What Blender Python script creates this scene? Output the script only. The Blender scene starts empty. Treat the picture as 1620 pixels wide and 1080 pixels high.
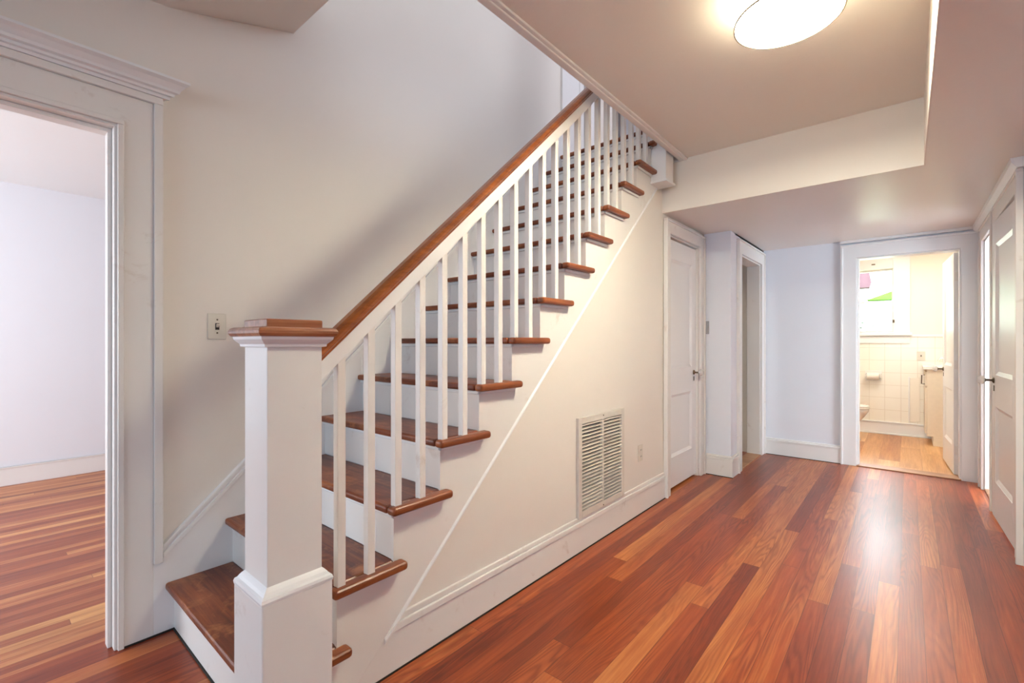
import bpy, bmesh, math, random
from mathutils import Vector, Matrix
random.seed(7)
S = bpy.context.scene
COL = S.collection
PI = math.pi

# ---------------------------------------------------------------- camera
F_PX = 735.5
YAW = 0.7055
cam_d = bpy.data.cameras.new('camera')
cam_d.sensor_width = 36.0
cam_d.lens = 36.0 * F_PX / 1620.0
cam_d.shift_y = 1.0 / 1620.0
cam_d.clip_start = 0.02
cam = bpy.data.objects.new('camera', cam_d)
cam.location = (0, 0, 1.22)
cam.rotation_euler = (PI / 2, 0, YAW)
COL.objects.link(cam)
S.camera = cam

# ---------------------------------------------------------------- view, world
S.view_settings.view_transform = 'Standard'
S.view_settings.look = 'None'
S.view_settings.gamma = 1.0
S.view_settings.use_curve_mapping = False
S.view_settings.exposure = 0.0

w = bpy.data.worlds.new('sky_world')
w.use_nodes = True
S.world = w
bg = w.node_tree.nodes['Background']
bg.inputs[0].default_value = (0.80, 0.92, 1.0, 1)
bg.inputs[1].default_value = 58.0


def light(name, kind, loc, power, color, size=None, target=None, size_y=None, spread=None):
    d = bpy.data.lights.new(name, kind)
    d.energy = power
    d.color = color
    if kind == 'AREA':
        d.shape = 'RECTANGLE'
        d.size = size
        d.size_y = size_y or size
        if spread:
            d.spread = spread
    elif kind == 'POINT':
        d.shadow_soft_size = size
    o = bpy.data.objects.new(name, d)
    o.location = loc
    if target is not None:
        v = Vector(target) - Vector(loc)
        o.rotation_euler = v.to_track_quat('-Z', 'Z').to_euler()
    COL.objects.link(o)
    return o


COOL = (0.80, 0.88, 1.0)
NEUT = (1.0, 0.95, 0.90)
WARM = (1.0, 0.80, 0.56)
sun = bpy.data.lights.new('sun', 'SUN')
sun.energy = 30.0
sun.angle = 0.02
so = bpy.data.objects.new('sun', sun)
so.rotation_euler = (math.radians(20), math.radians(48), 0)
COL.objects.link(so)
# daylight coming in at the windows, then the bathroom lamp and two added fills
light('window_light_front', 'AREA', (0.2, -6.0, 1.45), 150, (0.56, 0.78, 1.0), 3.6, (0.2, 0, 1.4), 1.8)
light('window_light_side', 'AREA', (3.3, -0.4, 1.5), 20, (0.62, 0.76, 1.0), 2.4, (0, 0.2, 1.3), 1.6)
light('window_light_left_room', 'AREA', (-4.2, -2.3, 1.45), 108, (0.84, 0.92, 1.0), 2.2, (-4.3, 0, 1.2), 1.5)
light('window_light_upstairs', 'AREA', (-0.9, 0.75, 4.2), 12, (0.90, 0.94, 1.0), 1.2, (-1.9, 3.6, 3.6), 1.2)
light('fill_light_upper_hall', 'AREA', (0.7, 4.0, 4.2), 38, (0.84, 0.90, 1.0), 1.0, (-2.0, 3.8, 3.8), 1.0)  # added cool fill to brighten the top of the stairs, not a window
light('window_light_side_room', 'AREA', (2.2, 4.7, 1.5), 100, (0.76, 0.90, 1.0), 1.0, (0.6, 5.1, 1.1), 1.3)
light('bath_lamp', 'POINT', (0.72, 7.0, 1.95), 4, (1.0, 0.92, 0.82), 0.1)
light('bath_fill_light', 'AREA', (-0.1, 6.75, 2.44), 30, (1.0, 0.91, 0.80), 0.5, (-0.1, 6.75, 0), 0.5)  # added fill to brighten the lower bathroom, no known fixture


# ---------------------------------------------------------------- materials
def lin(r, g, b):
    f = lambda c: (c / 255 / 12.92) if c / 255 <= 0.04045 else ((c / 255 + 0.055) / 1.055) ** 2.4
    return (f(r), f(g), f(b), 1)


class N:
    """small helper round a node tree"""
    def __init__(self, name):
        self.m = bpy.data.materials.new(name)
        self.m.use_nodes = True
        self.t = self.m.node_tree
        self.p = self.t.nodes['Principled BSDF']

    def n(self, kind, **kw):
        x = self.t.nodes.new(kind)
        for k, v in kw.items():
            setattr(x, k, v)
        return x

    def l(self, a, b):
        self.t.links.new(a, b)

    def val(self, sock, v):
        if hasattr(v, 'is_linked') or isinstance(v, bpy.types.NodeSocket):
            self.l(v, sock)
        else:
            sock.default_value = v

    def math(self, op, a, b=0.0, c=0.0):
        x = self.n('ShaderNodeMath', operation=op)
        self.val(x.inputs[0], a)
        self.val(x.inputs[1], b)
        self.val(x.inputs[2], c)
        return x.outputs[0]

    def mix(self, fac, a, b, mode='MIX'):
        x = self.n('ShaderNodeMix', data_type='RGBA', blend_type=mode)
        self.val(x.inputs[0], fac)
        self.val(x.inputs[6], a)
        self.val(x.inputs[7], b)
        return x.outputs[2]

    def noise(self, vec, scale, detail=3, rough=0.5, dist=0.0):
        x = self.n('ShaderNodeTexNoise')
        if vec is not None:
            self.l(vec, x.inputs['Vector'])
        x.inputs['Scale'].default_value = scale
        x.inputs['Detail'].default_value = detail
        x.inputs['Roughness'].default_value = rough
        x.inputs['Distortion'].default_value = dist
        return x.outputs[0]

    def ramp(self, fac, stops, interp='LINEAR'):
        x = self.n('ShaderNodeValToRGB')
        self.l(fac, x.inputs[0])
        r = x.color_ramp
        r.interpolation = interp
        while len(r.elements) < len(stops):
            r.elements.new(0.5)
        for e, (p, c) in zip(r.elements, stops):
            e.position = p
            e.color = c if len(c) == 4 else (*c, 1)
        return x.outputs[0]

    def coords(self):
        return self.n('ShaderNodeTexCoord').outputs['Object']

    def geo(self):
        return self.n('ShaderNodeNewGeometry').outputs['Position']

    def comb(self, x, y, z):
        c = self.n('ShaderNodeCombineXYZ')
        for s, v in zip(c.inputs, (x, y, z)):
            self.val(s, v)
        return c.outputs[0]

    def bump(self, h, strength, dist=0.01):
        b = self.n('ShaderNodeBump')
        b.inputs['Strength'].default_value = strength
        b.inputs['Distance'].default_value = dist
        self.l(h, b.inputs['Height'])
        self.l(b.outputs[0], self.p.inputs['Normal'])


def paint(name, rgb, rough=0.55, grime=0.05, bump=0.12, wave=0.0, stain=None):
    a = N(name)
    g = a.geo()
    n1 = a.noise(g, 1.7, 4, 0.6)
    n2 = a.noise(g, 26, 3, 0.6)
    dark = tuple(c * (1 - grime * 3) for c in rgb[:3]) + (1,)
    c = a.mix(a.ramp(n1, [(0.35, (0, 0, 0)), (0.75, (grime * 6,) * 3)]), rgb, dark)
    if stain:
        n3 = a.noise(g, 6.5, 5, 0.65, 0.6)
        c = a.mix(a.ramp(n3, [(0.62, (0, 0, 0)), (0.72, (0.4,) * 3)]), c, stain)
    a.l(c, a.p.inputs['Base Color'])
    a.p.inputs['Roughness'].default_value = rough
    h = n2
    if wave:
        h = a.math('ADD', a.math('MULTIPLY', n1, wave), n2)
    a.bump(h, bump, 0.004)
    return a.m


def plain(name, rgb, rough=0.5, metal=0.0, spec=0.5):
    a = N(name)
    nn = a.noise(a.coords(), 30, 2)
    d = tuple(c * 0.9 for c in rgb[:3]) + (1,)
    a.l(a.mix(nn, rgb, d), a.p.inputs['Base Color'])
    a.p.inputs['Roughness'].default_value = rough
    a.p.inputs['Metallic'].default_value = metal
    a.p.inputs['Specular IOR Level'].default_value = spec
    return a.m


def glow(name, rgb, strength, base=(0.9, 0.88, 0.8, 1)):
    a = N(name)
    a.p.inputs['Base Color'].default_value = base
    a.p.inputs['Emission Color'].default_value = rgb
    a.p.inputs['Emission Strength'].default_value = strength
    a.p.inputs['Roughness'].default_value = 0.6
    return a.m


def plank_floor(name, wid, length, tones, rough=0.2, streak=0.6, gapdark=0.35, seed=0.0, tonevar=1.0):
    a = N(name)
    sep = a.n('ShaderNodeSeparateXYZ')
    a.l(a.geo(), sep.inputs[0])
    X, Y = sep.outputs[0], sep.outputs[1]
    u = a.math('DIVIDE', X, wid)
    u = a.math('ADD', u, 100.37 + seed)
    i = a.math('FLOOR', u)
    fx = a.math('FRACT', u)
    wn = a.n('ShaderNodeTexWhiteNoise', noise_dimensions='1D')
    a.l(i, wn.inputs['W'])
    v = a.math('ADD', a.math('DIVIDE', Y, length), a.math('MULTIPLY', wn.outputs[0], 17.3))
    j = a.math('FLOOR', v)
    fy = a.math('FRACT', v)
    wn2 = a.n('ShaderNodeTexWhiteNoise', noise_dimensions='2D')
    a.l(a.comb(i, j, 0.0), wn2.inputs['Vector'])
    rnd = wn2.outputs[0]
    off = a.math('MULTIPLY', rnd, 40.0)
    # long fine grain
    g1 = a.noise(a.comb(a.math('MULTIPLY', X, 55.0), a.math('MULTIPLY', Y, 2.2), off), 1.0, 5, 0.65, 0.0)
    # cathedral figure
    c1 = a.noise(a.comb(a.math('MULTIPLY', X, 7.5), a.math('MULTIPLY', Y, 0.62), off), 1.0, 3, 0.42, 0.3)
    c2 = a.math('SINE', a.math('ADD', a.math('MULTIPLY', c1, 130.0), a.math('MULTIPLY', X, 300.0)))
    c2 = a.math('MULTIPLY', a.math('ADD', c2, 1.0), 0.5)
    c2 = a.math('POWER', c2, 1.8)
    # the figure is strong on some boards and fades along others
    cm_ = a.noise(a.comb(a.math('MULTIPLY', X, 6.0), a.math('MULTIPLY', Y, 0.9), a.math('ADD', off, 7.0)), 1.0, 2, 0.5)
    c2 = a.math('MULTIPLY', c2, a.ramp(cm_, [(0.38, (0.15,) * 3), (0.62, (1.0,) * 3)]))
    # slow tone drift across the room
    big = a.noise(a.comb(a.math('MULTIPLY', X, 1.3), a.math('MULTIPLY', Y, 0.5), 3.0), 1.0, 2, 0.5)
    tone = a.math('ADD', a.math('MULTIPLY', rnd, 0.55 * tonevar), a.math('MULTIPLY', g1, 0.50))
    tone = a.math('ADD', tone, a.math('MULTIPLY', a.math('SUBTRACT', big, 0.5), 0.35))
    tone = a.math('ADD', tone, (1 - tonevar) * 0.27)
    base = a.ramp(tone, tones)
    dk = a.mix(1.0, base, (0.52, 0.36, 0.26, 1), 'MULTIPLY')
    col = a.mix(a.math('MULTIPLY', c2, streak), base, dk)
    blot = a.noise(a.comb(a.math('MULTIPLY', X, 16.0), a.math('MULTIPLY', Y, 1.3), a.math('ADD', off, 3.0)), 1.0, 4, 0.6, 0.0)
    col = a.mix(a.math('MULTIPLY', a.math('MAXIMUM', a.math('SUBTRACT', blot, 0.38), 0.0), 1.5), col, dk)
    # seams
    e = a.math('MINIMUM', fx, a.math('SUBTRACT', 1.0, fx))
    seam = a.math('LESS_THAN', e, 0.0011 / wid)
    ey = a.math('MINIMUM', fy, a.math('SUBTRACT', 1.0, fy))
    seam = a.math('MAXIMUM', seam, a.math('LESS_THAN', ey, 0.0012 / length))
    gcol = a.mix(1.0, col, (gapdark, gapdark * 0.7, gapdark * 0.6, 1), 'MULTIPLY')
    col = a.mix(a.math('MULTIPLY', seam, 0.8), col, gcol)
    a.l(col, a.p.inputs['Base Color'])
    r = a.noise(a.comb(a.math('MULTIPLY', X, 8.0), a.math('MULTIPLY', Y, 1.5), 1.0), 1.0, 2, 0.5)
    mr = a.n('ShaderNodeMapRange')
    a.l(r, mr.inputs[0])
    mr.inputs[3].default_value = rough
    mr.inputs[4].default_value = rough + 0.08
    a.l(mr.outputs[0], a.p.inputs['Roughness'])
    h = a.math('ADD', a.math('MULTIPLY', g1, 0.25), a.math('MULTIPLY', seam, -0.9))
    cup = a.math('MULTIPLY', a.math('POWER', a.math('ABSOLUTE', a.math('SUBTRACT', fx, 0.5)), 2.0), 0.7)
    h = a.math('ADD', h, cup)
    a.bump(h, 0.22, 0.004)
    return a.m


def wood(name, axis, tones, rough=0.35, worn=None, scale=1.0):
    a = N(name)
    sep = a.n('ShaderNodeSeparateXYZ')
    a.l(a.geo(), sep.inputs[0])
    k = [45.0 * scale] * 3
    k['xyz'.index(axis)] = 2.6 * scale
    v = a.comb(*[a.math('MULTIPLY', sep.outputs[q], k[q]) for q in range(3)])
    g = a.noise(v, 1.0, 5, 0.65, 0.6)
    k2 = [9.0] * 3
    k2['xyz'.index(axis)] = 1.6
    v2 = a.comb(*[a.math('MULTIPLY', sep.outputs[q], k2[q]) for q in range(3)])
    b = a.noise(v2, 1.0, 4, 0.6, 0.5)
    t = a.math('ADD', a.math('MULTIPLY', g, 0.55), a.math('MULTIPLY', b, 0.45))
    col = a.ramp(t, tones)
    if worn:
        n3 = a.noise(a.geo(), 7.0, 6, 0.7, 0.8)
        col = a.mix(a.ramp(n3, [(0.52, (0, 0, 0)), (0.68, (0.75,) * 3)]), col, worn)
    a.l(col, a.p.inputs['Base Color'])
    a.p.inputs['Roughness'].default_value = rough
    a.bump(t, 0.25, 0.003)
    return a.m


WALL = paint('wall_paint', lin(236, 228, 218), 0.5, 0.03, 0.10, 1.2)
WALL_COOL = paint('hall_wall_paint', lin(237, 239, 246), 0.5, 0.03, 0.08, 1.0)
CEIL = paint('ceiling_paint', lin(240, 234, 226), 0.34, 0.02, 0.22, 2.5)
TRIM = paint('trim_gloss_paint', lin(240, 238, 236), 0.34, 0.03, 0.08, 0.6)
TRIM2 = paint('trim_worn_paint', lin(236, 231, 225), 0.34, 0.04, 0.10, 0.6, stain=lin(196, 176, 160))
BATH_WALL = paint('bath_wall_paint', lin(245, 236, 222), 0.5, 0.02, 0.05)
FLOOR = plank_floor('pine_floor', 0.083, 2.1, [
    (0.20, lin(106, 36, 12)), (0.42, lin(146, 60, 24)), (0.58, lin(172, 82, 36)), (0.84, lin(216, 142, 80))], 0.28, 0.8, tonevar=0.7, seed=41)
FLOOR_L = plank_floor('pine_floor_left', 0.057, 2.4, [
    (0.20, lin(120, 52, 26)), (0.42, lin(160, 80, 46)), (0.58, lin(186, 108, 64)), (0.84, lin(228, 168, 104))], 0.30, 0.45, seed=3, tonevar=0.8)
FLOOR_B = plank_floor('laminate_floor', 0.17, 1.1, [
    (0.22, lin(176, 112, 66)), (0.45, lin(206, 148, 96)), (0.62, lin(222, 172, 118)), (0.85, lin(242, 206, 156))], 0.3, 0.25, 0.6, seed=5)
TREAD = wood('tread_wood', 'x', [(0.30, lin(70, 26, 10)), (0.48, lin(112, 50, 22)), (0.62, lin(146, 76, 36)), (0.8, lin(176, 106, 56))], 0.36,
             lin(178, 112, 66))
NOSE = wood('nosing_wood', 'y', [(0.30, lin(92, 40, 16)), (0.48, lin(132, 68, 32)), (0.62, lin(158, 90, 48)), (0.8, lin(192, 130, 82))], 0.36)
RAIL = wood('handrail_wood', 'y', [(0.30, lin(100, 48, 20)), (0.48, lin(142, 78, 36)), (0.62, lin(164, 94, 46)), (0.8, lin(188, 124, 70))], 0.28)
CAPW = wood('cap_wood', 'y', [(0.30, lin(96, 48, 28)), (0.48, lin(150, 90, 58)), (0.62, lin(176, 120, 84)), (0.8, lin(206, 168, 130))], 0.28)
THRESH = wood('threshold_wood', 'x', [(0.3, lin(120, 76, 50)), (0.5, lin(170, 120, 84)), (0.8, lin(208, 164, 120))], 0.4)
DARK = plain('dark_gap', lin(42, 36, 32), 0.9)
GRILL = plain('grille_enamel', lin(226, 218, 206), 0.4)
PLATE = plain('plate_plastic', lin(226, 218, 204), 0.35)
SLOT = plain('slot_dark', lin(38, 30, 25), 0.8)
METAL = plain('aged_brass', lin(110, 96, 80), 0.35, 0.9)
CHROME = plain('chrome', lin(220, 220, 220), 0.12, 1.0)
CERAM = plain('white_ceramic', lin(246, 242, 234), 0.12)
PAPER = plain('paper', lin(244, 236, 226), 0.9)
VANITY = plain('vanity_paint', lin(236, 222, 200), 0.45)
GREYP = plain('grey_plastic', lin(172, 172, 176), 0.5)
LAMP_D = glow('lamp_diffuser', (0.94, 0.89, 0.70, 1), 150.0)
LAMP_S = glow('lamp_shade', (1.0, 0.88, 0.62, 1), 8.5)
RIM = plain('shade_rim', lin(150, 130, 100), 0.5)


def glass_mat():
    a = N('window_glass')
    tr = a.n('ShaderNodeBsdfTransparent')
    gl = a.n('ShaderNodeBsdfGlossy')
    gl.inputs['Roughness'].default_value = 0.02
    fr = a.n('ShaderNodeFresnel')
    fr.inputs[0].default_value = 1.45
    mx = a.n('ShaderNodeMixShader')
    a.l(fr.outputs[0], mx.inputs[0])
    a.l(tr.outputs[0], mx.inputs[1])
    a.l(gl.outputs[0], mx.inputs[2])
    out = [q for q in a.t.nodes if q.type == 'OUTPUT_MATERIAL'][0]
    a.l(mx.outputs[0], out.inputs[0])
    return a.m


GLASS = glass_mat()


def knob_glass():
    a = N('knob_glass')
    a.p.inputs['Base Color'].default_value = (0.95, 0.93, 0.9, 1)
    a.p.inputs['Roughness'].default_value = 0.05
    a.p.inputs['Transmission Weight'].default_value = 0.45
    a.p.inputs['IOR'].default_value = 1.5
    return a.m


KGLASS = knob_glass()


def tile_mat():
    a = N('bath_tile')
    sep = a.n('ShaderNodeSeparateXYZ')
    a.l(a.geo(), sep.inputs[0])
    s = a.math('ADD', sep.outputs[0], sep.outputs[1])
    fx = a.math('FRACT', a.math('DIVIDE', a.math('ADD', s, 3.03), 0.165))
    fz = a.math('FRACT', a.math('DIVIDE', a.math('ADD', sep.outputs[2], 0.01), 0.165))
    ex = a.math('MINIMUM', fx, a.math('SUBTRACT', 1.0, fx))
    ez = a.math('MINIMUM', fz, a.math('SUBTRACT', 1.0, fz))
    gap = a.math('LESS_THAN', a.math('MINIMUM', ex, ez), 0.016)
    a.l(a.mix(gap, lin(245, 238, 224), lin(228, 216, 198)), a.p.inputs['Base Color'])
    a.p.inputs['Roughness'].default_value = 0.2
    a.bump(a.math('SUBTRACT', 1.0, gap), 0.3, 0.002)
    return a.m


TILE = tile_mat()


# ---------------------------------------------------------------- mesh building
class MB:
    def __init__(self):
        self.v, self.f = [], []

    def add(self, vs, fs):
        o = len(self.v)
        self.v += [tuple(q) for q in vs]
        self.f += [tuple(i + o for i in f) for f in fs]
        return self

    def box(self, x0, x1, y0, y1, z0, z1):
        vs = [(x, y, z) for x in (x0, x1) for y in (y0, y1) for z in (z0, z1)]
        return self.add(vs, [(0, 1, 3, 2), (4, 6, 7, 5), (0, 4, 5, 1), (2, 3, 7, 6), (0, 2, 6, 4), (1, 5, 7, 3)])

    def prism(self, prof, axis, a, b, shear=None):
        """prof: 2D outline in the two other axes (order x,y,z without axis), extruded from a to b"""
        def p3(u, v, t):
            if axis == 'x':
                return (t, u, v)
            if axis == 'y':
                return (u, t, v + (shear * (t - a) if shear else 0))
            return (u, v, t)
        n = len(prof)
        vs = [p3(u, v, a) for u, v in prof] + [p3(u, v, b) for u, v in prof]
        fs = [tuple(range(n)), tuple(range(2 * n - 1, n - 1, -1))]
        fs += [(i, (i + 1) % n, n + (i + 1) % n, n + i) for i in range(n)]
        return self.add(vs, fs)

    def lathe(self, prof, segs=24, c=(0, 0, 0), axis='z', sx=1.0, sy=1.0, cap=True):
        """prof: (radius, height) list"""
        vs, fs = [], []
        for r, h in prof:
            for k in range(segs):
                t = 2 * PI * k / segs
                p = (r * math.cos(t) * sx, r * math.sin(t) * sy, h)
                if axis == 'x':
                    p = (p[2], p[0], p[1])
                elif axis == 'y':
                    p = (p[0], p[2], p[1])
                vs.append(tuple(p[i] + c[i] for i in range(3)))
        m = len(prof)
        for q in range(m - 1):
            for k in range(segs):
                k2 = (k + 1) % segs
                fs.append((q * segs + k, q * segs + k2, (q + 1) * segs + k2, (q + 1) * segs + k))
        if cap:
            fs.append(tuple(range(segs)))
            fs.append(tuple((m - 1) * segs + k for k in range(segs)))
        return self.add(vs, fs)

    def tube(self, pts, r, segs=10):
        pts = [Vector(p) for p in pts]
        vs, fs = [], []
        for i, p in enumerate(pts):
            d = (pts[min(i + 1, len(pts) - 1)] - pts[max(i - 1, 0)]).normalized()
            up = Vector((0, 0, 1)) if abs(d.z) < 0.9 else Vector((1, 0, 0))
            s = d.cross(up).normalized()
            u = s.cross(d)
            for k in range(segs):
                t = 2 * PI * k / segs
                vs.append(tuple(p + s * (r * math.cos(t)) + u * (r * math.sin(t))))
        for i in range(len(pts) - 1):
            for k in range(segs):
                k2 = (k + 1) % segs
                fs.append((i * segs + k, i * segs + k2, (i + 1) * segs + k2, (i + 1) * segs + k))
        fs.append(tuple(range(segs)))
        fs.append(tuple((len(pts) - 1) * segs + k for k in range(segs)))
        return self.add(vs, fs)

    def build(self, name, mat, parent=None, origin=None, bevel=0.0, segs=2, smooth=False):
        me = bpy.data.meshes.new(name)
        o = Vector(origin) if origin is not None else (parent['_o'] if parent is not None and '_o' in parent else Vector((0, 0, 0)))
        o = Vector(o)
        me.from_pydata([tuple(Vector(q) - o) for q in self.v], [], self.f)
        bm = bmesh.new()
        bm.from_mesh(me)
        bmesh.ops.recalc_face_normals(bm, faces=bm.faces)
        bm.to_mesh(me)
        bm.free()
        me.materials.append(mat)
        ob = bpy.data.objects.new(name, me)
        COL.objects.link(ob)
        if parent is not None:
            ob.parent = parent
            if origin is not None:
                root = Vector(ORG.get(parent.name, (0, 0, 0)))
                ob.location = o - root
            ORG[ob.name] = tuple(o)
        else:
            ob.location = o
            ORG[ob.name] = tuple(o)
        if smooth:
            for p in me.polygons:
                p.use_smooth = True
        if bevel:
            md = ob.modifiers.new('bevel', 'BEVEL')
            md.width = bevel
            md.segments = segs
            md.limit_method = 'ANGLE'
            md.angle_limit = math.radians(40)
            md.harden_normals = False
        return ob


ORG = {}


def part(mb, name, mat, parent, **kw):
    """mesh given in world coordinates, attached to its parent"""
    kw.setdefault('origin', ORG[parent.name])
    return mb.build(name, mat, parent, **kw)


def thing(name, loc, label, cat, group=None):
    o = bpy.data.objects.new(name, None)
    o.location = loc
    o.empty_display_size = 0.1
    COL.objects.link(o)
    ORG[o.name] = tuple(loc)
    o['label'] = label
    o['category'] = cat
    if group:
        o['group'] = group
    return o


def tag(o, label, cat, group=None):
    o['label'] = label
    o['category'] = cat
    if group:
        o['group'] = group
    return o


def struct(mb, name, mat, label=None, cat=None, **kw):
    o = mb.build(name, mat, **kw)
    o['kind'] = 'structure'
    if label:
        o['label'] = label
        o['category'] = cat or name.rsplit('_', 1)[0].split('_')[0]
    return o


def sgroup(name, loc, label, cat):
    o = thing(name, loc, label, cat)
    o['kind'] = 'structure'
    return o


# ---------------------------------------------------------------- dimensions
XL = -2.40      # left wall
XS = -1.447     # stair side face
XR = 0.48       # right wall of the hall
YB = 5.70       # back wall
YBM = 3.53      # beam face
ZC, ZL, ZU = 2.61, 2.225, 5.30
Y1, RUN, RISE = 0.575, 0.2245, 0.207
NST = 14
XJ, YJ = -1.215, 4.47
YBB = 7.94      # bathroom back wall

ry = lambda n: Y1 + RUN * (n - 1)
rz = lambda n: RISE * n

# ---------------------------------------------------------------- shell
struct(MB().box(-2.5, 3.6, -6.3, YB + 0.0, -0.12, 0), 'floor', FLOOR, 'red-brown pine plank floor of the hall', 'floor')
struct(MB().box(-6.0, -2.5, -3.1, 3.3, -0.12, 0.0), 'floor_left', FLOOR_L, 'narrow plank floor of the room through the left doorway', 'floor')
struct(MB().box(-1.4, 1.3, YB, 8.1, -0.12, 0.0), 'floor_bathroom', FLOOR_B, 'honey laminate floor of the bathroom', 'floor')

# left wall: doorway y -0.75..0.39, z < 2.08
DL0, DL1, DLZ = -0.75, 0.39, 2.085
wl = MB()
wl.box(-2.51, XL, -6.3, DL0, 0, ZU)
wl.box(-2.51, XL, DL0, DL1, DLZ, ZU)
wl.box(-2.51, XL, DL1, 3.54, 0, ZU)
wl.box(-2.51, XL, 3.54, 4.6, 0, 2.898)
wl.box(-2.51, XL, 3.54, 4.6, 4.95, ZU)
wl.box(-2.51, XL, 4.05, 4.6, 2.898, 4.95)
struct(wl, 'wall_left', WALL, 'cream plaster wall rising behind the stairs', 'wall')

# left room
lr = MB()
lr.box(-5.96, -5.84, -3.1, 3.3, 0, 2.7)
struct(lr, 'wall_left_room', WALL_COOL, 'far wall of the room through the left doorway', 'wall')
struct(MB().box(-5.96, -2.51, 3.2, 3.3, 0, 2.7).box(-5.96, -2.51, -3.1, -3.0, 0, 2.7), 'wall_left_room_ends', WALL_COOL)
struct(MB().box(-5.96, -2.51, -3.1, 3.3, 2.58, 2.7), 'ceiling_left_room', paint('left_ceiling_paint', lin(246, 248, 248), 0.6, 0.02, 0.08), 'white ceiling of the left room', 'ceiling')
struct(MB().box(-5.84, -5.825, -3.0, 3.2, 0, 0.158).box(-5.84, -5.82, -3.0, 3.2, 0.146, 0.158), 'baseboard_left_room', TRIM, bevel=0.002)

# side wall under the stairs, triangular field set back a little
DG = 0.935
dz = lambda y: 0.155 + DG * (y - 0.995)
wsd = MB().prism([(0.84, 0.0), (3.6, 0.0), (3.6, 2.6), (0.84, 0.01)], 'x', -1.56, -1.462)
struct(wsd, 'wall_stair_side', WALL, 'plaster wall under the staircase with vent grille', 'wall')
# little bit of wall above the closet door up to the beam
struct(MB().box(-1.56, -1.462, 3.60, YJ, 2.10, 2.95), 'wall_closet_head', WALL)
bb = MB()
bb.prism([(0.832, 0.0), (3.548, 0.0), (3.548, 0.150), (0.99, 0.150)], 'x', -1.462, XS)
bb.prism([(0.99, 0.150), (3.548, 0.150), (3.548, 0.178), (1.02, 0.178)], 'x', -1.462, -1.442)
bb.prism([(1.02, 0.178), (3.548, 0.178), (3.548, 0.202), (1.045, 0.202)], 'x', -1.462, -1.450)
struct(bb, 'baseboard_stair', TRIM2, 'white baseboard along the wall under the stairs', 'baseboard', bevel=0.003)

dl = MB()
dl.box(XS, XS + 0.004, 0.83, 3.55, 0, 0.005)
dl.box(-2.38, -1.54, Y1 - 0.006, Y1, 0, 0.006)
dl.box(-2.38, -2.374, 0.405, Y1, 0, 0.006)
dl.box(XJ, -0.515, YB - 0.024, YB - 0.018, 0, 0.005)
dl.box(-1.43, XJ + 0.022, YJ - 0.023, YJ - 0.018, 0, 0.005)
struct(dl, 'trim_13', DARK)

# closet door wall, jog, side doorway, back wall
struct(MB().box(-1.56, -1.53, 3.6, YJ, 0, 2.2), 'wall_closet_back', DARK)  # sheet close behind the door, coloured dark for the shade in its gaps
wj = MB()
wj.box(-1.45, XJ, YJ, 4.77, 0, ZL)                        # chimney-like jog
wj.box(XJ - 0.13, XJ, 4.77, 5.56, 2.055, ZL)
wj.box(XJ - 0.13, XJ, 5.56, YB, 0, ZL)
struct(wj, 'wall_hall_left', WALL_COOL, 'short projecting wall with the side doorway', 'wall')
struct(MB().box(-2.4, -1.45, 4.60, 4.68, 0, ZL).box(-2.48, -2.4, 4.6, 5.8, 0, ZL).box(-2.4, -1.35, 5.62, 5.7, 0, ZL), 'wall_side_room', WALL)
struct(MB().box(-2.48, XJ, 4.6, 5.8, 2.21, 2.25), 'ceiling_side_room', CEIL)
wb = MB()
wb.box(-2.5, -0.387, YB, YB + 0.13, 0, ZL + 0.5)
wb.box(0.358, 1.3, YB, YB + 0.13, 0, ZL + 0.5)
wb.box(-0.387, 0.358, YB, YB + 0.13, 2.05, ZL + 0.5)
struct(wb, 'wall_back', WALL_COOL, 'white wall at the end of the hall beside the bathroom door', 'wall')
b2 = MB()
b2.box(XJ, -0.515, YB - 0.018, YB, 0, 0.145).box(XJ, -0.515, YB - 0.024, YB, 0.145, 0.165).box(XJ, -0.515, YB - 0.012, YB, 0.165, 0.18)
struct(b2, 'baseboard_back', TRIM, 'white baseboard on the end wall', 'baseboard', bevel=0.003)
b3 = MB()
b3.box(-1.428, XJ + 0.018, YJ - 0.018, YJ, 0, 0.15).box(-1.428, XJ + 0.024, YJ - 0.024, YJ, 0.15, 0.172).box(-1.428, XJ + 0.012, YJ - 0.012, YJ, 0.172, 0.19)
b3.box(XJ, XJ + 0.018, YJ, 4.655, 0, 0.15).box(XJ, XJ + 0.024, YJ, 4.655, 0.15, 0.172).box(XJ, XJ + 0.012, YJ, 4.655, 0.172, 0.19)
struct(b3, 'baseboard_hall', TRIM2, 'white baseboard round the projecting wall', 'baseboard', bevel=0.003)

# right hall wall with two openings: near door A (3.86..4.68), far opening B (4.90..5.45)
wr = MB()
wr.box(XR, XR + 0.13, 3.2, 3.86, 0, ZL)
wr.box(XR, XR + 0.13, 3.86, 4.70, 2.065, ZL)
wr.box(XR, XR + 0.13, 4.70, 4.90, 0, ZL)
wr.box(XR, XR + 0.13, 4.90, 5.45, 2.065, ZL)
wr.box(XR, XR + 0.13, 5.45, YB, 0, ZL)
wr.box(XR + 0.13, 3.6, 3.2, 3.3, 0, ZC)
wr.box(XR, XR + 0.13, 3.2, 3.3, ZL, ZC)
struct(wr, 'wall_right', WALL_COOL, 'wall on the right of the hall with two doorways', 'wall')
struct(MB().box(XR + 0.13, 2.5, 3.85, 3.9, 0, 2.5).box(XR + 0.13, 2.5, 5.75, 5.8, 0, 2.5).box(2.5, 2.55, 3.85, 5.8, 0, 2.5).box(XR + 0.13, 2.5, 3.85, 5.8, 2.45, 2.5),
       'wall_side_bedroom', WALL_COOL)
struct(MB().box(3.5, 3.6, -6.3, 3.3, 0, ZC).box(-2.5, 3.6, -6.3, -6.2, 0, ZC), 'wall_front', WALL)

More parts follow.
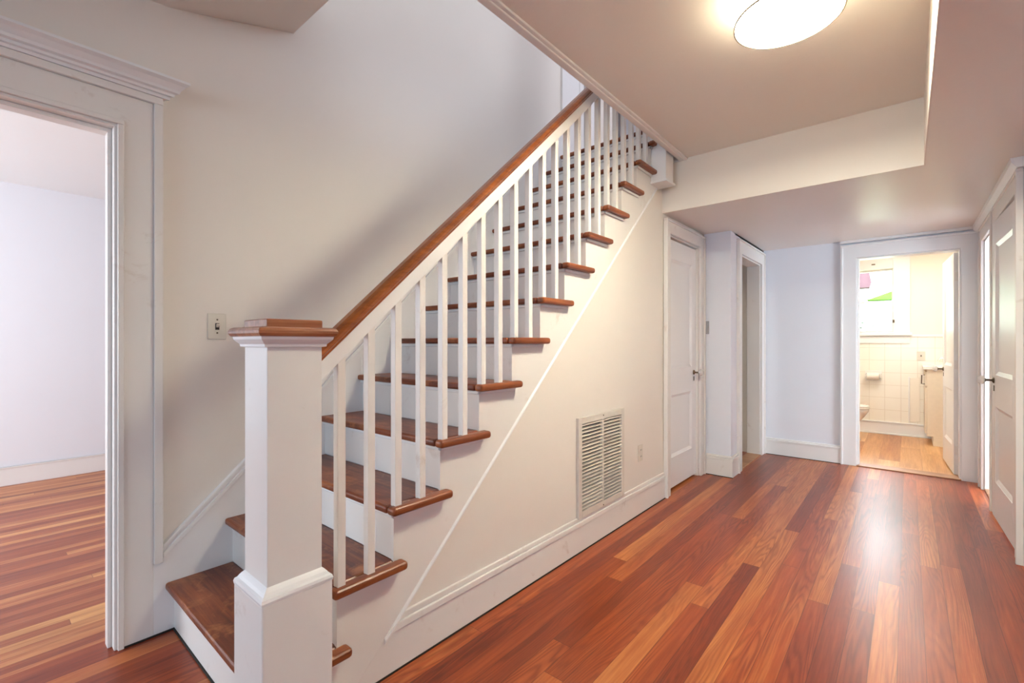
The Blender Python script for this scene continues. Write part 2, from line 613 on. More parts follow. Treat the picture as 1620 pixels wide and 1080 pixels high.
# ceilings
cm = MB()
cm.box(-1.30, 0.075, -6.3, YBM + 0.02, ZC, ZC + 0.28)
cm.box(-2.4, -1.30, -6.3, 0.50, ZC + 0.03, ZC + 0.28)
cm.box(0.95, 3.6, -6.3, 3.3, ZC, ZC + 0.28)
struct(cm, 'ceiling', CEIL, 'beige-lit plaster ceiling holding the round lamp', 'ceiling')
sl = MB().prism([(0.50, 2.641), (0.56, 2.648), (0.66, 2.674), (1.09, 2.804), (1.09, 3.2), (0.50, 3.2)], 'x', XL, -1.30)
struct(sl, 'ceiling_slope', CEIL, 'sloping soffit at the top left above the stairs', 'ceiling')
cl = MB()
cl.box(0.075, 0.95, -6.3, YBM + 0.001, ZL, ZC + 0.28)
cl.box(-1.56, 1.3, YBM + 0.14, YB, ZL, ZL + 0.1)
cl.box(-1.50, 0.95, YBM + 0.001, YBM + 0.14, ZL, ZC + 0.28)
struct(cl, 'ceiling_low', CEIL, 'lowered ceiling and beam of the hall', 'ceiling')
struct(MB().box(-1.462, 0.078, YBM - 0.006, YBM, ZL, ZC).box(0.069, 0.075, -6.3, YBM, ZL, ZC), 'wall_beam', WALL,
       'cream face of the dropped beam', 'wall')

# upper floor
up = MB()
up.box(-1.45, 1.5, YBM + 0.14, 5.4, 2.70, 2.89)
up.box(XL, -1.45, ry(14) + 0.02, 5.4, 2.70, 2.89)
struct(up, 'floor_upstairs', FLOOR)
uw = MB()
uw.box(-2.51, 1.5, 5.0, 5.1, 2.89, ZU)
uw.box(0.9, 1.0, 0.3, 5.1, 2.89, ZU)
uw.box(-2.51, 1.0, 0.3, 0.4, 2.89, ZU)
uw.box(-4.6, -4.5, 3.0, 5.2, 2.7, ZU)
uw.box(-4.6, -2.51, 5.1, 5.2, 2.7, ZU)
uw.box(-4.6, -2.51, 3.0, 3.1, 2.7, ZU)
struct(uw, 'wall_upstairs', WALL_COOL)
struct(MB().box(-4.6, 1.5, 0.3, 5.2, ZU, ZU + 0.1), 'ceiling_upstairs', WALL_COOL)
struct(MB().box(-4.6, -2.51, 3.0, 5.2, 2.75, 2.89), 'floor_upper_bedroom', FLOOR)
# upper doorway casing on the left wall
uc = MB()
uc.box(XL, XL + 0.022, 3.50, 3.61, 2.898, 5.02)
uc.box(XL, XL + 0.022, 3.99, 4.10, 2.898, 5.02)
uc.box(XL, XL + 0.022, 3.61, 3.99, 4.92, 5.02)
uc.box(-2.51, XL, 3.54, 3.61, 2.898, 4.95)
uc.box(-2.51, XL, 3.99, 4.05, 2.898, 4.95)
struct(uc, 'trim_upper_door', TRIM, bevel=0.003)
d6 = sgroup('door_6', (-2.47, 3.62, 2.90), 'pale door at the top of the stairs', 'door')
dm = MB().box(-2.49, -2.455, 3.615, 3.975, 2.91, 4.93)
dm.box(-2.455, -2.447, 3.615, 3.70, 2.91, 4.93).box(-2.455, -2.447, 3.90, 3.975, 2.91, 4.93)
part(dm, 'door_leaf', TRIM, d6, bevel=0.003)

# trim round the stairwell opening
tw = MB()
tw.box(-1.318, -1.280, 1.0, YBM - 0.03, ZC - 0.020, ZC + 0.28)
tw.box(-1.283, -1.262, 1.0, YBM, ZC - 0.013, ZC)
tw.box(-1.37, -1.262, YBM - 0.03, YBM - 0.006, ZC - 0.016, ZC + 0.01)
struct(tw, 'trim_stairwell', TRIM, 'painted edge trim round the stairwell opening', 'trim', bevel=0.004)

# ---------------------------------------------------------------- door casings
def casing_x(name, x, s, y0, y1, ztop, wl_, wr_, hh, label, th=0.02, jamb=0.13, crown=None, plinth=False):
    """casing on a wall in plane x; s = direction it faces; opening y0..y1"""
    m = MB()
    a, b = sorted((x, x + s * th))
    zt = ztop + hh - 0.001
    m.prism([(y0 - wl_, 0), (y0, 0), (y0, ztop), (y1, ztop), (y1, 0), (y1 + wr_, 0), (y1 + wr_, zt), (y0 - wl_, zt)], 'x', a, b)
    # back band
    a2, b2 = sorted((x, x + s * (th + 0.010)))
    m.box(a2, b2, y0 - wl_ - 0.006, y0 - wl_ + 0.014, 0, ztop + hh - 0.016)
    m.box(a2, b2, y1 + wr_ - 0.014, y1 + wr_ + 0.006, 0, ztop + hh - 0.016)
    m.box(a2, b2, y0 - wl_ - 0.006, y1 + wr_ + 0.006, ztop + hh - 0.016, ztop + hh)
    # jambs
    c, d = sorted((x - s * jamb, x))
    m.box(c, d, y0 - 0.001, y0 + 0.012, 0, ztop - 0.012)
    m.box(c, d, y1 - 0.012, y1 + 0.001, 0, ztop - 0.012)
    m.box(c, d, y0, y1, ztop - 0.012, ztop)
    return struct(m, name, TRIM2, label, 'trim', bevel=0.003)


casing_x('trim_1', XS - 0.012, 1, 3.632, 4.345, 2.085, 0.082, 0.095, 0.105, 'white casing round the closet door', 0.024, 0.08)
casing_x('trim_2', XJ, 1, 4.77, 5.56, 2.055, 0.115, 0.115, 0.13, 'white casing round the side doorway of the hall', 0.02)
casing_x('trim_3', XR, -1, 3.86, 4.70, 2.06, 0.12, 0.10, 0.11, 'white casing round the half-open right door')
casing_x('trim_4', XR, -1, 4.92, 5.45, 2.06, 0.11, 0.10, 0.11, 'white casing of the far right doorway')
struct(MB().prism([(XR, 2.17), (XR - 0.03, 2.17), (XR - 0.05, 2.20), (XR - 0.055, ZL), (XR, ZL)], 'y', 3.70, YB), 'trim_5', TRIM,
       'crown strip over the right doorways', 'trim', bevel=0.002)
# bathroom door casing in plane y
m = MB()
m.prism([(-0.507, 0), (-0.387, 0), (-0.387, 2.05), (0.358, 2.05), (0.358, 0), (0.478, 0), (0.478, 2.17), (-0.507, 2.17)], 'y', YB - 0.02, YB)
m.box(-0.515, -0.497, YB - 0.03, YB, 0, 2.165)
m.box(-0.515, 0.478, YB - 0.03, YB, 2.165, 2.185)
m.box(-0.52, 0.478, YB - 0.038, YB, 2.20, ZL)
m.box(-0.388, -0.375, YB + .001, YB + 0.13, 0, 2.038)
m.box(0.346, 0.359, YB + .001, YB + 0.13, 0, 2.038)
m.box(-0.387, 0.358, YB, YB + 0.13, 2.038, 2.05)
m.box(-0.375, -0.366, YB + 0.03, YB + 0.08, 0, 2.04)
struct(m, 'trim_6', TRIM, 'white casing round the bathroom doorway', 'trim', bevel=0.003)
struct(MB().box(-0.387, 0.358, YB - 0.025, YB + 0.13, 0, 0.012), 'trim_7', THRESH, 'worn wooden threshold of the bathroom', 'trim', bevel=0.004)
struct(MB().box(XJ - 0.13, XJ + 0.005, 4.77, 5.56, 0, 0.010), 'trim_8', THRESH, 'wooden threshold of the side doorway', 'trim', bevel=0.003)
struct(MB().box(XR - 0.0, XR + 0.13, 4.92, 5.45, 0, 0.012), 'trim_9', THRESH, 'wooden threshold of the far right doorway', 'trim', bevel=0.003)

# left doorway casing with cornice
m = MB()
m.box(-2.400, -2.366, 0.504, 0.534, 0.300, 2.206)
m.prism([(DL0 - 0.115, 0), (DL0, 0), (DL0, 2.10), (DL1 + 0.014, 2.10), (DL1 + 0.014, 0), (0.504, 0), (0.504, 2.206), (DL0 - 0.115, 2.206)], 'x', XL, -2.380)
m.box(-2.400, -2.366, DL0 - 0.15, DL0 - 0.115, 0, 2.206)
m.box(-2.400, -2.366, DL0 - 0.15, 0.534, 2.206, 2.235)
m.box(-2.3835, -2.372, DL1 - 0.002, DL1 + 0.018, 0, DLZ - 0.002)
m.box(-2.3835, -2.372, DL0, DL1 + 0.018, DLZ - 0.002, 2.103)
m.box(-2.530, -2.385, DL1 - 0.012, DL1 + 0.02, 0, DLZ - 0.012)
m.box(-2.530, -2.385, DL0 - 0.01, DL0 + 0.012, 0, DLZ - 0.012)
m.box(-2.530, -2.385, DL0 - 0.01, DL1 + 0.02, DLZ - 0.012, 2.09)
m.box(-2.470, -2.425, DL1 - 0.026, DL1 - 0.012, 0, DLZ - 0.028)
m.box(-2.470, -2.425, DL0 + 0.012, DL1 - 0.012, DLZ - 0.028, DLZ - 0.012)
struct(m, 'trim_10', TRIM2, 'wide white casing of the left doorway', 'trim', bevel=0.003)
cor = MB()
prof = [(0.0, 2.235), (0.022, 2.235), (0.024, 2.246), (0.036, 2.248), (0.038, 2.258), (0.052, 2.262), (0.056, 2.272), (0.072, 2.290),
        (0.086, 2.300), (0.086, 2.310), (0.0, 2.310)]
# mitred return at the right end
yend = 0.534
n = len(prof)
vs = [(XL + 0.02 + p * 0.9 if p else XL, DL0 - 0.2, z) for p, z in prof] + [(XL + 0.02 + p * 0.9 if p else XL, yend + p * 0.93, z) for p, z in prof]
cor.add(vs, [tuple(range(n)), tuple(range(2 * n - 1, n - 1, -1))] + [(i, (i + 1) % n, n + (i + 1) % n, n + i) for i in range(n)])
struct(cor, 'trim_11', TRIM, 'stepped cornice above the left doorway', 'trim')


# ---------------------------------------------------------------- staircase
st = thing('staircase', (XS, Y1, 0), 'white staircase with worn brown wooden treads rising along the left wall', 'staircase')
XT0, XT1 = -2.385, -1.400
for k in range(1, NST + 1):
    y0, z1 = ry(k), rz(k)
    yb = ry(k + 1)
    if k < NST:
        p = [(XT0, yb + 0.005), (XT0, y0 - 0.032), (-1.447, y0 - 0.032), (-1.447, yb + 0.005)]
    else:
        p = [(XT0, yb), (XT0, y0 - 0.032), (-1.402, y0 - 0.032), (-1.402, yb)]
    t = part(MB().prism(p, 'z', z1 - 0.030, z1), 'tread', TREAD, st, bevel=0.011, segs=3)
    if k < NST:
        q = MB().prism([(-1.4475, y0 - 0.032), (-1.400, y0 - 0.032), (-1.400, yb + 0.034), (-1.4475, yb + 0.034)], 'z', z1 - 0.031, z1 + 0.0005)
        r = part(q, 'return_nosing', NOSE, t, bevel=0.012, segs=3)
        if k == 1:
            r['label'] = 'rounded end nosing peeking out behind the newel post'
    c = MB().box(XT0, -1.432, y0 - 0.014, y0, z1 - 0.047, z1 - 0.030)
    if k < NST:
        c.box(-1.447, -1.432, y0 - 0.014, yb + 0.012, z1 - 0.047, z1 - 0.030)
    part(c, 'cove_molding', TRIM, t, bevel=0.005)
    part(MB().box(XT0, -1.4615, y0, y0 + 0.018, z1 - RISE, z1 - 0.029), 'riser', TRIM2, st, bevel=0.001)
# build the stringer as one quad column per step so that no concave face is needed
sg = MB()
def low(y):
    return max(0.0, DG * (y - 0.832))
for k in range(1, 14):
    a, b = ry(k), ry(k + 1)
    ys = [a] + ([0.832] if a < 0.832 < b else []) + [b]
    for u, v in zip(ys[:-1], ys[1:]):
        sg.prism([(u, low(u)), (v, low(v)), (v, rz(k) - 0.028), (u, rz(k) - 0.028)], 'x', -1.462, XS)
sg.prism([(ry(14), low(ry(14))), (3.60, low(3.60)), (3.60, rz(14) - 0.03), (ry(14), rz(14) - 0.03)], 'x', -1.462, XS)
part(sg, 'stringer', TRIM2, st)
part(MB().add([(x_, y_, DG * (y_ - 0.832) + dz_) for y_ in (0.985, 3.50) for x_, dz_ in ((-1.462, -0.026), (-1.447, -0.023), (-1.439, -0.014), (-1.439, -0.006), (-1.447, 0.003), (-1.462, 0.004))],
              [tuple(range(6)), tuple(range(11, 5, -1))] + [(q, (q + 1) % 6, 6 + (q + 1) % 6, 6 + q) for q in range(6)]),
     'bead_molding', TRIM, st)
# wall skirt with moulded cap on the left wall
sk = lambda y: 0.368 + DG * (y - 0.536)
ks = MB()
ks.prism([(0.404, 0.0), (3.50, 0.0), (3.50, sk(3.5) - 0.05), (0.536, sk(0.536) - 0.05), (0.504, 0.30), (0.404, 0.30)], 'x', XL, -2.381)
part(ks, 'wall_skirt', TRIM, st)
kc = MB()
for d0, d1, t in ((-0.052, -0.030, 0.026), (-0.030, -0.012, 0.016), (-0.012, 0.002, 0.024)):
    kc.prism([(0.536, sk(0.536) + d0), (3.50, sk(3.5) + d0), (3.50, sk(3.5) + d1), (0.536, sk(0.536) + d1)], 'x', XL, XL + t)
part(kc, 'skirt_cap', TRIM, st, bevel=0.002)

# newel post
NX, NY = -1.436, 0.622
def ring(m, h0, s0, h1, s1):
    vs = [(NX + a * s / 2, NY + b * s / 2, h) for h, s in ((h0, s0), (h1, s1)) for a, b in ((-1, -1), (1, -1), (1, 1), (-1, 1))]
    m.add(vs, [(0, 1, 2, 3), (7, 6, 5, 4), (0, 1, 5, 4), (1, 2, 6, 5), (2, 3, 7, 6), (3, 0, 4, 7)])
def sq(m, prof):
    """stack of square sections (size, height)"""
    vs = [(NX + a * s / 2, NY + b * s / 2, h) for s, h in prof for a, b in ((-1, -1), (1, -1), (1, 1), (-1, 1))]
    k = len(prof)
    fs = [(0, 1, 2, 3), tuple(4 * (k - 1) + i for i in (3, 2, 1, 0))]
    for i in range(k - 1):
        fs += [(4 * i + j, 4 * i + (j + 1) % 4, 4 * i + 4 + (j + 1) % 4, 4 * i + 4 + j) for j in range(4)]
    m.add(vs, fs)
    return m
nw = part(sq(MB(), [(0.159, 0.50), (0.159, 1.215)]), 'newel_post', TRIM2, st, bevel=0.002)
part(sq(MB(), [(0.204, 0.0), (0.204, 0.500)]), 'newel_base', TRIM2, nw, bevel=0.004)
part(sq(MB(), [(0.204, 0.498), (0.207, 0.506), (0.202, 0.514), (0.190, 0.518), (0.180, 0.526), (0.168, 0.533), (0.159, 0.537)]), 'base_molding', TRIM, nw)
part(sq(MB(), [(0.161, 1.205), (0.178, 1.207), (0.180, 1.214), (0.196, 1.222), (0.206, 1.228), (0.210, 1.236)]), 'cap_molding', TRIM, nw)
part(sq(MB(), [(0.206, 1.235), (0.220, 1.238), (0.228, 1.245), (0.229, 1.252), (0.222, 1.259), (0.206, 1.263)]), 'newel_cap', CAPW, nw, bevel=0.002)
cb = part(sq(MB(), [(0.162, 1.262), (0.162, 1.283), (0.158, 1.286)]), 'cap_block', CAPW, nw, bevel=0.002)

# handrail
HS = 0.917
zb = lambda y: 1.158 + HS * (y - 0.728)
hr = MB().prism([(-0.024, 0.0), (0.024, 0.0), (0.028, 0.012), (0.036, 0.020), (0.037, 0.034), (0.030, 0.048), (0.014, 0.056), (-0.014, 0.056),
                 (-0.030, 0.048), (-0.037, 0.034), (-0.036, 0.020), (-0.028, 0.012)], 'y', 0.70, 3.30, HS)
hr.v = [(x + NX, y, z + zb(0.70)) for x, y, z in hr.v]
part(hr, 'handrail', RAIL, st, bevel=0.002)
sr = MB().prism([(-0.018, -0.064), (0.018, -0.064), (0.018, 0.001), (-0.018, 0.001)], 'y', 0.70, 3.30, HS)
sr.v = [(x + NX, y, z + zb(0.70)) for x, y, z in sr.v]
part(sr, 'subrail', TRIM, st, bevel=0.002)
hb = 0.0142
for k in range(2, 14):
    for dy in (0.004, 0.116):
        y = ry(k) + dy
        if y > 3.25:
            continue
        z0 = rz(k) - 0.002
        za, zz = zb(y - hb) - 0.0625, zb(y + hb) - 0.0625
        b = MB().add([(NX - hb, y - hb, z0), (NX + hb, y - hb, z0), (NX + hb, y + hb, z0), (NX - hb, y + hb, z0),
                      (NX - hb, y - hb, za), (NX + hb, y - hb, za), (NX + hb, y + hb, zz), (NX - hb, y + hb, zz)],
                     [(0, 3, 2, 1), (4, 5, 6, 7), (0, 1, 5, 4), (1, 2, 6, 5), (2, 3, 7, 6), (3, 0, 4, 7)])
        part(b, 'baluster', TRIM2, st, bevel=0.0015)
# upper newel whose foot drops below the landing
un = part(MB().box(-1.452, -1.334, 3.285, 3.425, 2.40, 4.0), 'upper_newel', TRIM, st, bevel=0.003)
part(MB().prism([(-1.46, 3.272), (-1.322, 3.272), (-1.322, 3.437), (-1.46, 3.437)], 'z', 2.385, 2.402), 'newel_drop', TRIM, un, bevel=0.004)


# ---------------------------------------------------------------- doors
def door_leaf(parent, w, h, th=0.035, split=(0.86, 1.0), mat=TRIM, bot=0.25, top=0.16, st_=0.11):
    """two-panel leaf in local frame: x 0..w, y 0..th (front at y=0), z 0..h"""
    m = MB()
    rc, bv = 0.013, 0.022
    m.box(0.001, w - 0.001, rc, th - rc, 0.001, h - 0.001)
    pans = [(bot, split[0] - 0.10), (split[1] - 0.02, h - top)]
    for a, b in ((0, rc + 0.001), (th - rc - 0.001, th)):
        m.box(0, st_, a, b, 0, h)
        m.box(w - st_, w, a, b, 0, h)
        m.box(st_, w - st_, a, b, 0, bot)
        m.box(st_, w - st_, a, b, h - top, h)
        m.box(st_, w - st_, a, b, split[0] - 0.10, split[1] - 0.02)
    for z0, z1 in pans:
        for yo, yi in ((0.002, rc), (th - 0.002, th - rc)):
            o4 = [(st_, yo, z0), (w - st_, yo, z0), (w - st_, yo, z1), (st_, yo, z1)]
            i4 = [(st_ + bv, yi, z0 + bv), (w - st_ - bv, yi, z0 + bv), (w - st_ - bv, yi, z1 - bv), (st_ + bv, yi, z1 - bv)]
            m.add(o4 + i4, [(q, (q + 1) % 4, 4 + (q + 1) % 4, 4 + q) for q in range(4)])
    lf = m.build('door_leaf', mat, parent, bevel=0.002)
    return lf


def knob_set(parent, x, y, z, s, kn=True):
    """rosette, stem and glass knob on a leaf face; s = direction along y"""
    r = MB().lathe([(0.004, 0.0), (0.022, 0.001 * s), (0.020, 0.006 * s), (0.008, 0.012 * s), (0.008, 0.040 * s), (0.015, 0.046 * s), (0.004, 0.048 * s)], 16,
                   (x, y, z), 'y').build('door_handle', METAL, parent, smooth=True)
    MB().lathe([(0.006, 0.046 * s), (0.022, 0.048 * s), (0.030, 0.058 * s), (0.030, 0.070 * s), (0.022, 0.082 * s), (0.006, 0.085 * s)], 8,
               (x, y, z), 'y').build('glass_knob', KGLASS, r)
    MB().box(x - 0.009, x + 0.009, y if s > 0 else y - 0.004, y + 0.004 if s > 0 else y, z - 0.075, z - 0.035).build('keyhole_plate', METAL, parent, bevel=0.002)


def local_door(name, loc, rot, label):
    o = sgroup(name, loc, label, 'door')
    o.rotation_euler = (0, 0, rot)
    ORG[o.name] = (0, 0, 0)
    return o


# door_1 closet under the stairs: face toward +x. local x runs +y, local y=0 is the front
d1 = local_door('door_1', (-1.478, 3.645, 0.022), PI / 2, 'closed white two-panel closet door beside the stairs')
d1.scale = (1, 1, 1)
door_leaf(d1, 0.688, 2.04)
# with rotation 90 deg local +y -> -x, so the front face (y=0) looks to +x
knob_set(d1, 0.688 - 0.06, 0.0, 0.925, -1)
# door_2 right side door standing slightly ajar (hinge at near jamb); front face looks to -x
d2 = local_door('door_2', (XR + 0.027, 3.895, 0.018), PI / 2 + math.radians(1.6), 'white two-panel door ajar on the right side of the hall')
door_leaf(d2, 0.77, 2.03)
knob_set(d2, 0.70, 0.035, 0.94, 1)
# door_3 bathroom door folded back into the bathroom; hinge at right jamb
d3 = local_door('door_3', (0.352, YB + 0.14, 0.015), PI / 2 + math.radians(3.2), 'open white bathroom door swung inwards')
door_leaf(d3, 0.74, 2.02, mat=TRIM)
knob_set(d3, 0.68, 0.035, 0.93, 1)
for z in (0.22, 1.0, 1.8):
    MB().lathe([(0.006, z - 0.045), (0.006, z + 0.045)], 8, (-0.008, 0.0, 0)).box(-0.004, 0.0, 0.002, 0.03, z - 0.04, z + 0.04).build('hinge', TRIM2, d3)


# ---------------------------------------------------------------- wall fittings
# return-air grille on stair side wall
gy0, gy1, gz0, gz1 = 2.287, 2.852, 0.196, 0.780
gx = -1.462
g = thing('vent_grille', (gx, (gy0 + gy1) / 2, gz0), 'large louvred white return air grille low on the wall under the stairs', 'vent')
fr = 0.038
m = MB()
m.box(gx, gx + 0.020, gy0, gy0 + fr, gz0, gz1).box(gx, gx + 0.020, gy1 - fr, gy1, gz0, gz1)
m.box(gx, gx + 0.020, gy0 + fr, gy1 - fr, gz0, gz0 + fr).box(gx, gx + 0.020, gy0 + fr, gy1 - fr, gz1 - fr, gz1)
part(m, 'grille_frame', GRILL, g, bevel=0.003)
part(MB().box(gx, gx + 0.003, gy0 + fr, gy1 - fr, gz0 + fr, gz1 - fr), 'duct_shadow', SLOT, g)
gm = (gy0 + gy1) / 2
part(MB().box(gx + 0.003, gx + 0.019, gm - 0.008, gm + 0.008, gz0 + fr, gz1 - fr), 'center_bar', GRILL, g)
NL = 24
for a, b in ((gy0 + fr, gm - 0.008), (gm + 0.008, gy1 - fr)):
    for i in range(NL):
        z = gz0 + fr + (gz1 - gz0 - 2 * fr) * (i + 0.35) / NL
        part(MB().prism([(gx + 0.004, z + 0.010), (gx + 0.004, z + 0.012), (gx + 0.018, z + 0.008), (gx + 0.018, z + 0.001)], 'y', a, b), 'louver', GRILL, g)
for yy, zz in ((gm, gz0 + 0.014), (gm, gz1 - 0.014)):
    part(MB().lathe([(0.001, 0.020), (0.005, 0.021), (0.003, 0.023)], 10, (gx, yy, zz), 'x'), 'screw', METAL, g)

# outlet
o = thing('wall_outlet', (-1.462, 3.13, 0.43), 'white electrical outlet between the vent grille and the closet door', 'outlet')
part(MB().box(-1.462, -1.456, 3.093, 3.165, 0.368, 0.484), 'cover_plate', PLATE, o, bevel=0.002)
for z in (0.404, 0.450):
    s = part(MB().lathe([(0.001, 0.0), (0.016, 0.0005), (0.016, 0.003), (0.001, 0.0035)], 16, (-1.456, 3.129, z), 'x'), 'socket', PLATE, o)
    part(MB().box(-1.4528, -1.4518, 3.121, 3.1235, z - 0.005, z + 0.006).box(-1.4528, -1.4518, 3.1345, 3.137, z - 0.005, z + 0.006), 'slots', SLOT, s)

# light switch near the left doorway
o = thing('light_switch', (XL, 0.74, 1.29), 'double-width white light switch plate on the wall behind the newel post', 'light switch')
part(MB().box(XL, XL + 0.007, 0.703, 0.778, 1.232, 1.350), 'switch_plate', PLATE, o, bevel=0.003)
part(MB().box(XL + 0.007, XL + 0.0085, 0.733, 0.749, 1.276, 1.306), 'toggle_slot', SLOT, o)
part(MB().prism([(XL + 0.007, 1.286), (XL + 0.018, 1.297), (XL + 0.018, 1.303), (XL + 0.007, 1.300)], 'y', 0.736, 0.746), 'toggle', PLATE, o)
for z in (1.262, 1.322):
    part(MB().lathe([(0.001, 0.006), (0.004, 0.0075), (0.002, 0.009)], 10, (XL, 0.741, z), 'x'), 'screw', METAL, o)

# small thermostat-like box on the side of the projecting wall
o = thing('wall_box', (-1.42, YJ, 1.355), 'small grey box fixed on the narrow wall beside the closet door', 'wall box')
part(MB().box(-1.432, -1.404, YJ - 0.016, YJ, 1.295, 1.415), 'housing', GREYP, o, bevel=0.003)
part(MB().box(-1.427, -1.409, YJ - 0.019, YJ - 0.016, 1.315, 1.395), 'face', GREYP, o, bevel=0.001)

# ceiling lamp
LX, LY, LR, LZ = -0.36, 2.09, 0.19, 2.49
cl_ = thing('ceiling_lamp', (LX, LY, ZC), 'round drum-shaped flush ceiling lamp glowing warm white', 'ceiling lamp')
part(MB().lathe([(LR, LZ), (LR, ZC - 0.012), (LR - 0.004, ZC - 0.012), (LR - 0.004, LZ)], 64, (LX, LY, 0), cap=False), 'lamp_shade', LAMP_S, cl_, smooth=True)
part(MB().lathe([(0.001, LZ + 0.004), (LR - 0.004, LZ + 0.004), (LR - 0.004, LZ + 0.007), (0.001, LZ + 0.007)], 64, (LX, LY, 0)), 'diffuser', LAMP_D, cl_)
part(MB().lathe([(LR - 0.003, LZ), (LR - 0.003, LZ - 0.002), (LR + 0.0015, LZ - 0.002), (LR + 0.0015, LZ + 0.003), (LR - 0.003, LZ + 0.003)], 64, (LX, LY, 0), cap=False), 'shade_rim', RIM, cl_)
part(MB().lathe([(0.001, ZC - 0.02), (0.07, ZC - 0.02), (0.075, ZC), (0.001, ZC)], 32, (LX, LY, 0)), 'ceiling_canopy', GRILL, cl_)


# ---------------------------------------------------------------- bathroom
bw = MB()
WX0, WX1, WZ0, WZ1 = -0.95, -0.150, 1.345, 2.195
bw.box(-1.4, WX0, YBB, YBB + 0.12, 0, 2.5)
bw.box(WX1, 1.3, YBB, YBB + 0.12, 0, 2.5)
bw.box(WX0, WX1, YBB, YBB + 0.12, 0, WZ0)
bw.box(WX0, WX1, YBB, YBB + 0.12, WZ1, 2.5)
bw.box(-1.5, -1.4, YB + 0.13, YBB + 0.12, 0, 2.5)
bw.box(0.95, 1.05, YB + 0.13, YBB + 0.12, 0, 2.5)
struct(bw, 'wall_bathroom', BATH_WALL, 'cream wall of the bathroom', 'wall')
struct(MB().box(-1.5, 1.05, YB + 0.13, YBB + 0.12, 2.45, 2.55), 'ceiling_bathroom', BATH_WALL)
struct(MB().box(-1.4, 0.95, YBB - 0.010, YBB, 0.155, 1.285),
       'wall_bathroom_tiles', TILE, 'cream tiled wainscot of the bathroom', 'tiles')
struct(MB().box(0.022, 0.95, YBB - 0.022, YBB, 1.285, 1.315).box(0.93, 0.95, YB + 0.13, YBB, 1.285, 1.315), 'trim_12', TRIM, 'cap rail over the bathroom tiles', 'trim', bevel=0.004)
struct(MB().box(-1.4, 0.20, YBB - 0.026, YBB, 0.0, 0.150).box(-1.4, 0.20, YBB - 0.034, YBB, 0.150, 0.168).box(-1.4, 0.22, YBB - 0.05, YBB, 0, 0.018), 'baseboard_bathroom', TRIM,
       'white baseboard of the bathroom', 'baseboard', bevel=0.003)
# window
wn_ = sgroup('window_1', ((WX0 + WX1) / 2, YBB, WZ0), 'bright double-hung bathroom window', 'window')
m = MB()
m.box(WX1, 0.022, YBB - 0.022, YBB, 1.345, 2.345).box(WX0 - 0.17, WX0, YBB - 0.022, YBB, 1.345, 2.345)
m.box(WX0, WX1, YBB - 0.022, YBB, WZ1, 2.345)
m.box(WX0 - 0.17, 0.022, YBB - 0.026, YBB, 1.205, 1.30)
part(m, 'window_frame', TRIM, wn_, bevel=0.003)
part(MB().box(WX0 - 0.19, 0.042, YBB - 0.06, YBB + 0.03, 1.305, 1.345), 'window_sill', TRIM, wn_, bevel=0.006)
def sash(z0, z1, yy):
    s = MB()
    s.box(WX0, WX0 + 0.04, yy, yy + 0.03, z0, z1).box(WX1 - 0.014, WX1, yy, yy + 0.03, z0, z1)
    s.box(WX0 + 0.04, WX1 - 0.014, yy, yy + 0.03, z0, z0 + 0.03).box(WX0 + 0.04, WX1 - 0.014, yy, yy + 0.03, z1 - 0.025, z1)
    f = part(s, 'window_sash', TRIM, wn_, bevel=0.003)
    part(MB().box(WX0 + 0.035, WX1 - 0.01, yy + 0.012, yy + 0.016, z0 + 0.02, z1 - 0.02), 'window_pane', GLASS, f)
sash(1.345, 1.772, YBB + 0.02)
sash(1.745, 2.195, YBB + 0.055)
part(MB().box(-0.156, -0.134, YBB - 0.034, YBB - 0.022, 1.475, 1.515), 'sash_latch', METAL, wn_, bevel=0.003)
part(MB().box(-0.375, -0.335, YBB - 0.030, YBB - 0.022, 2.255, 2.27), 'shade_hook', METAL, wn_)

o = thing('bathroom_switch', (0.13, YBB - 0.01, 1.05), 'cream switch plate on the bathroom tiles above the vanity', 'light switch')
part(MB().box(0.085, 0.17, YBB - 0.016, YBB - 0.010, 0.985, 1.10), 'switch_plate', PLATE, o, bevel=0.002)
part(MB().box(0.122, 0.134, YBB - 0.024, YBB - 0.016, 1.035, 1.056), 'toggle', METAL, o)

o = thing('paper_holder', (-0.33, YBB - 0.01, 0.76), 'white ceramic toilet paper holder set in the bathroom tiles', 'toilet paper holder')
m = MB().box(-0.445, -0.265, YBB - 0.016, YBB - 0.010, 0.70, 0.84)
part(m, 'backplate', CERAM, o, bevel=0.004)
part(MB().box(-0.440, -0.425, YBB - 0.10, YBB - 0.012, 0.745, 0.80), 'bracket', CERAM, o, bevel=0.004)
part(MB().box(-0.285, -0.270, YBB - 0.10, YBB - 0.012, 0.745, 0.80), 'bracket', CERAM, o, bevel=0.004)
tr = MB().lathe([(0.018, -0.42), (0.046, -0.42), (0.046, -0.292), (0.018, -0.292)], 24, (0, YBB - 0.075, 0.765), 'x').build('toilet_roll', PAPER, origin=(-0.355, YBB - 0.075, 0.765))
tag(tr, 'white toilet paper roll hanging in the ceramic holder', 'toilet paper')

# access hatch lines on the tiles
o = thing('tile_hatch', (0.06, YBB - 0.01, 0.2), 'tall narrow access panel on the tiled wall left of the vanity', 'access panel')
part(MB().box(0.012, 0.115, YBB - 0.018, YBB - 0.010, 0.19, 0.76), 'panel', BATH_WALL, o, bevel=0.003)
part(MB().box(0.005, 0.018, YBB - 0.028, YBB - 0.010, 0.18, 0.77), 'edge_strip', TRIM, o, bevel=0.002)

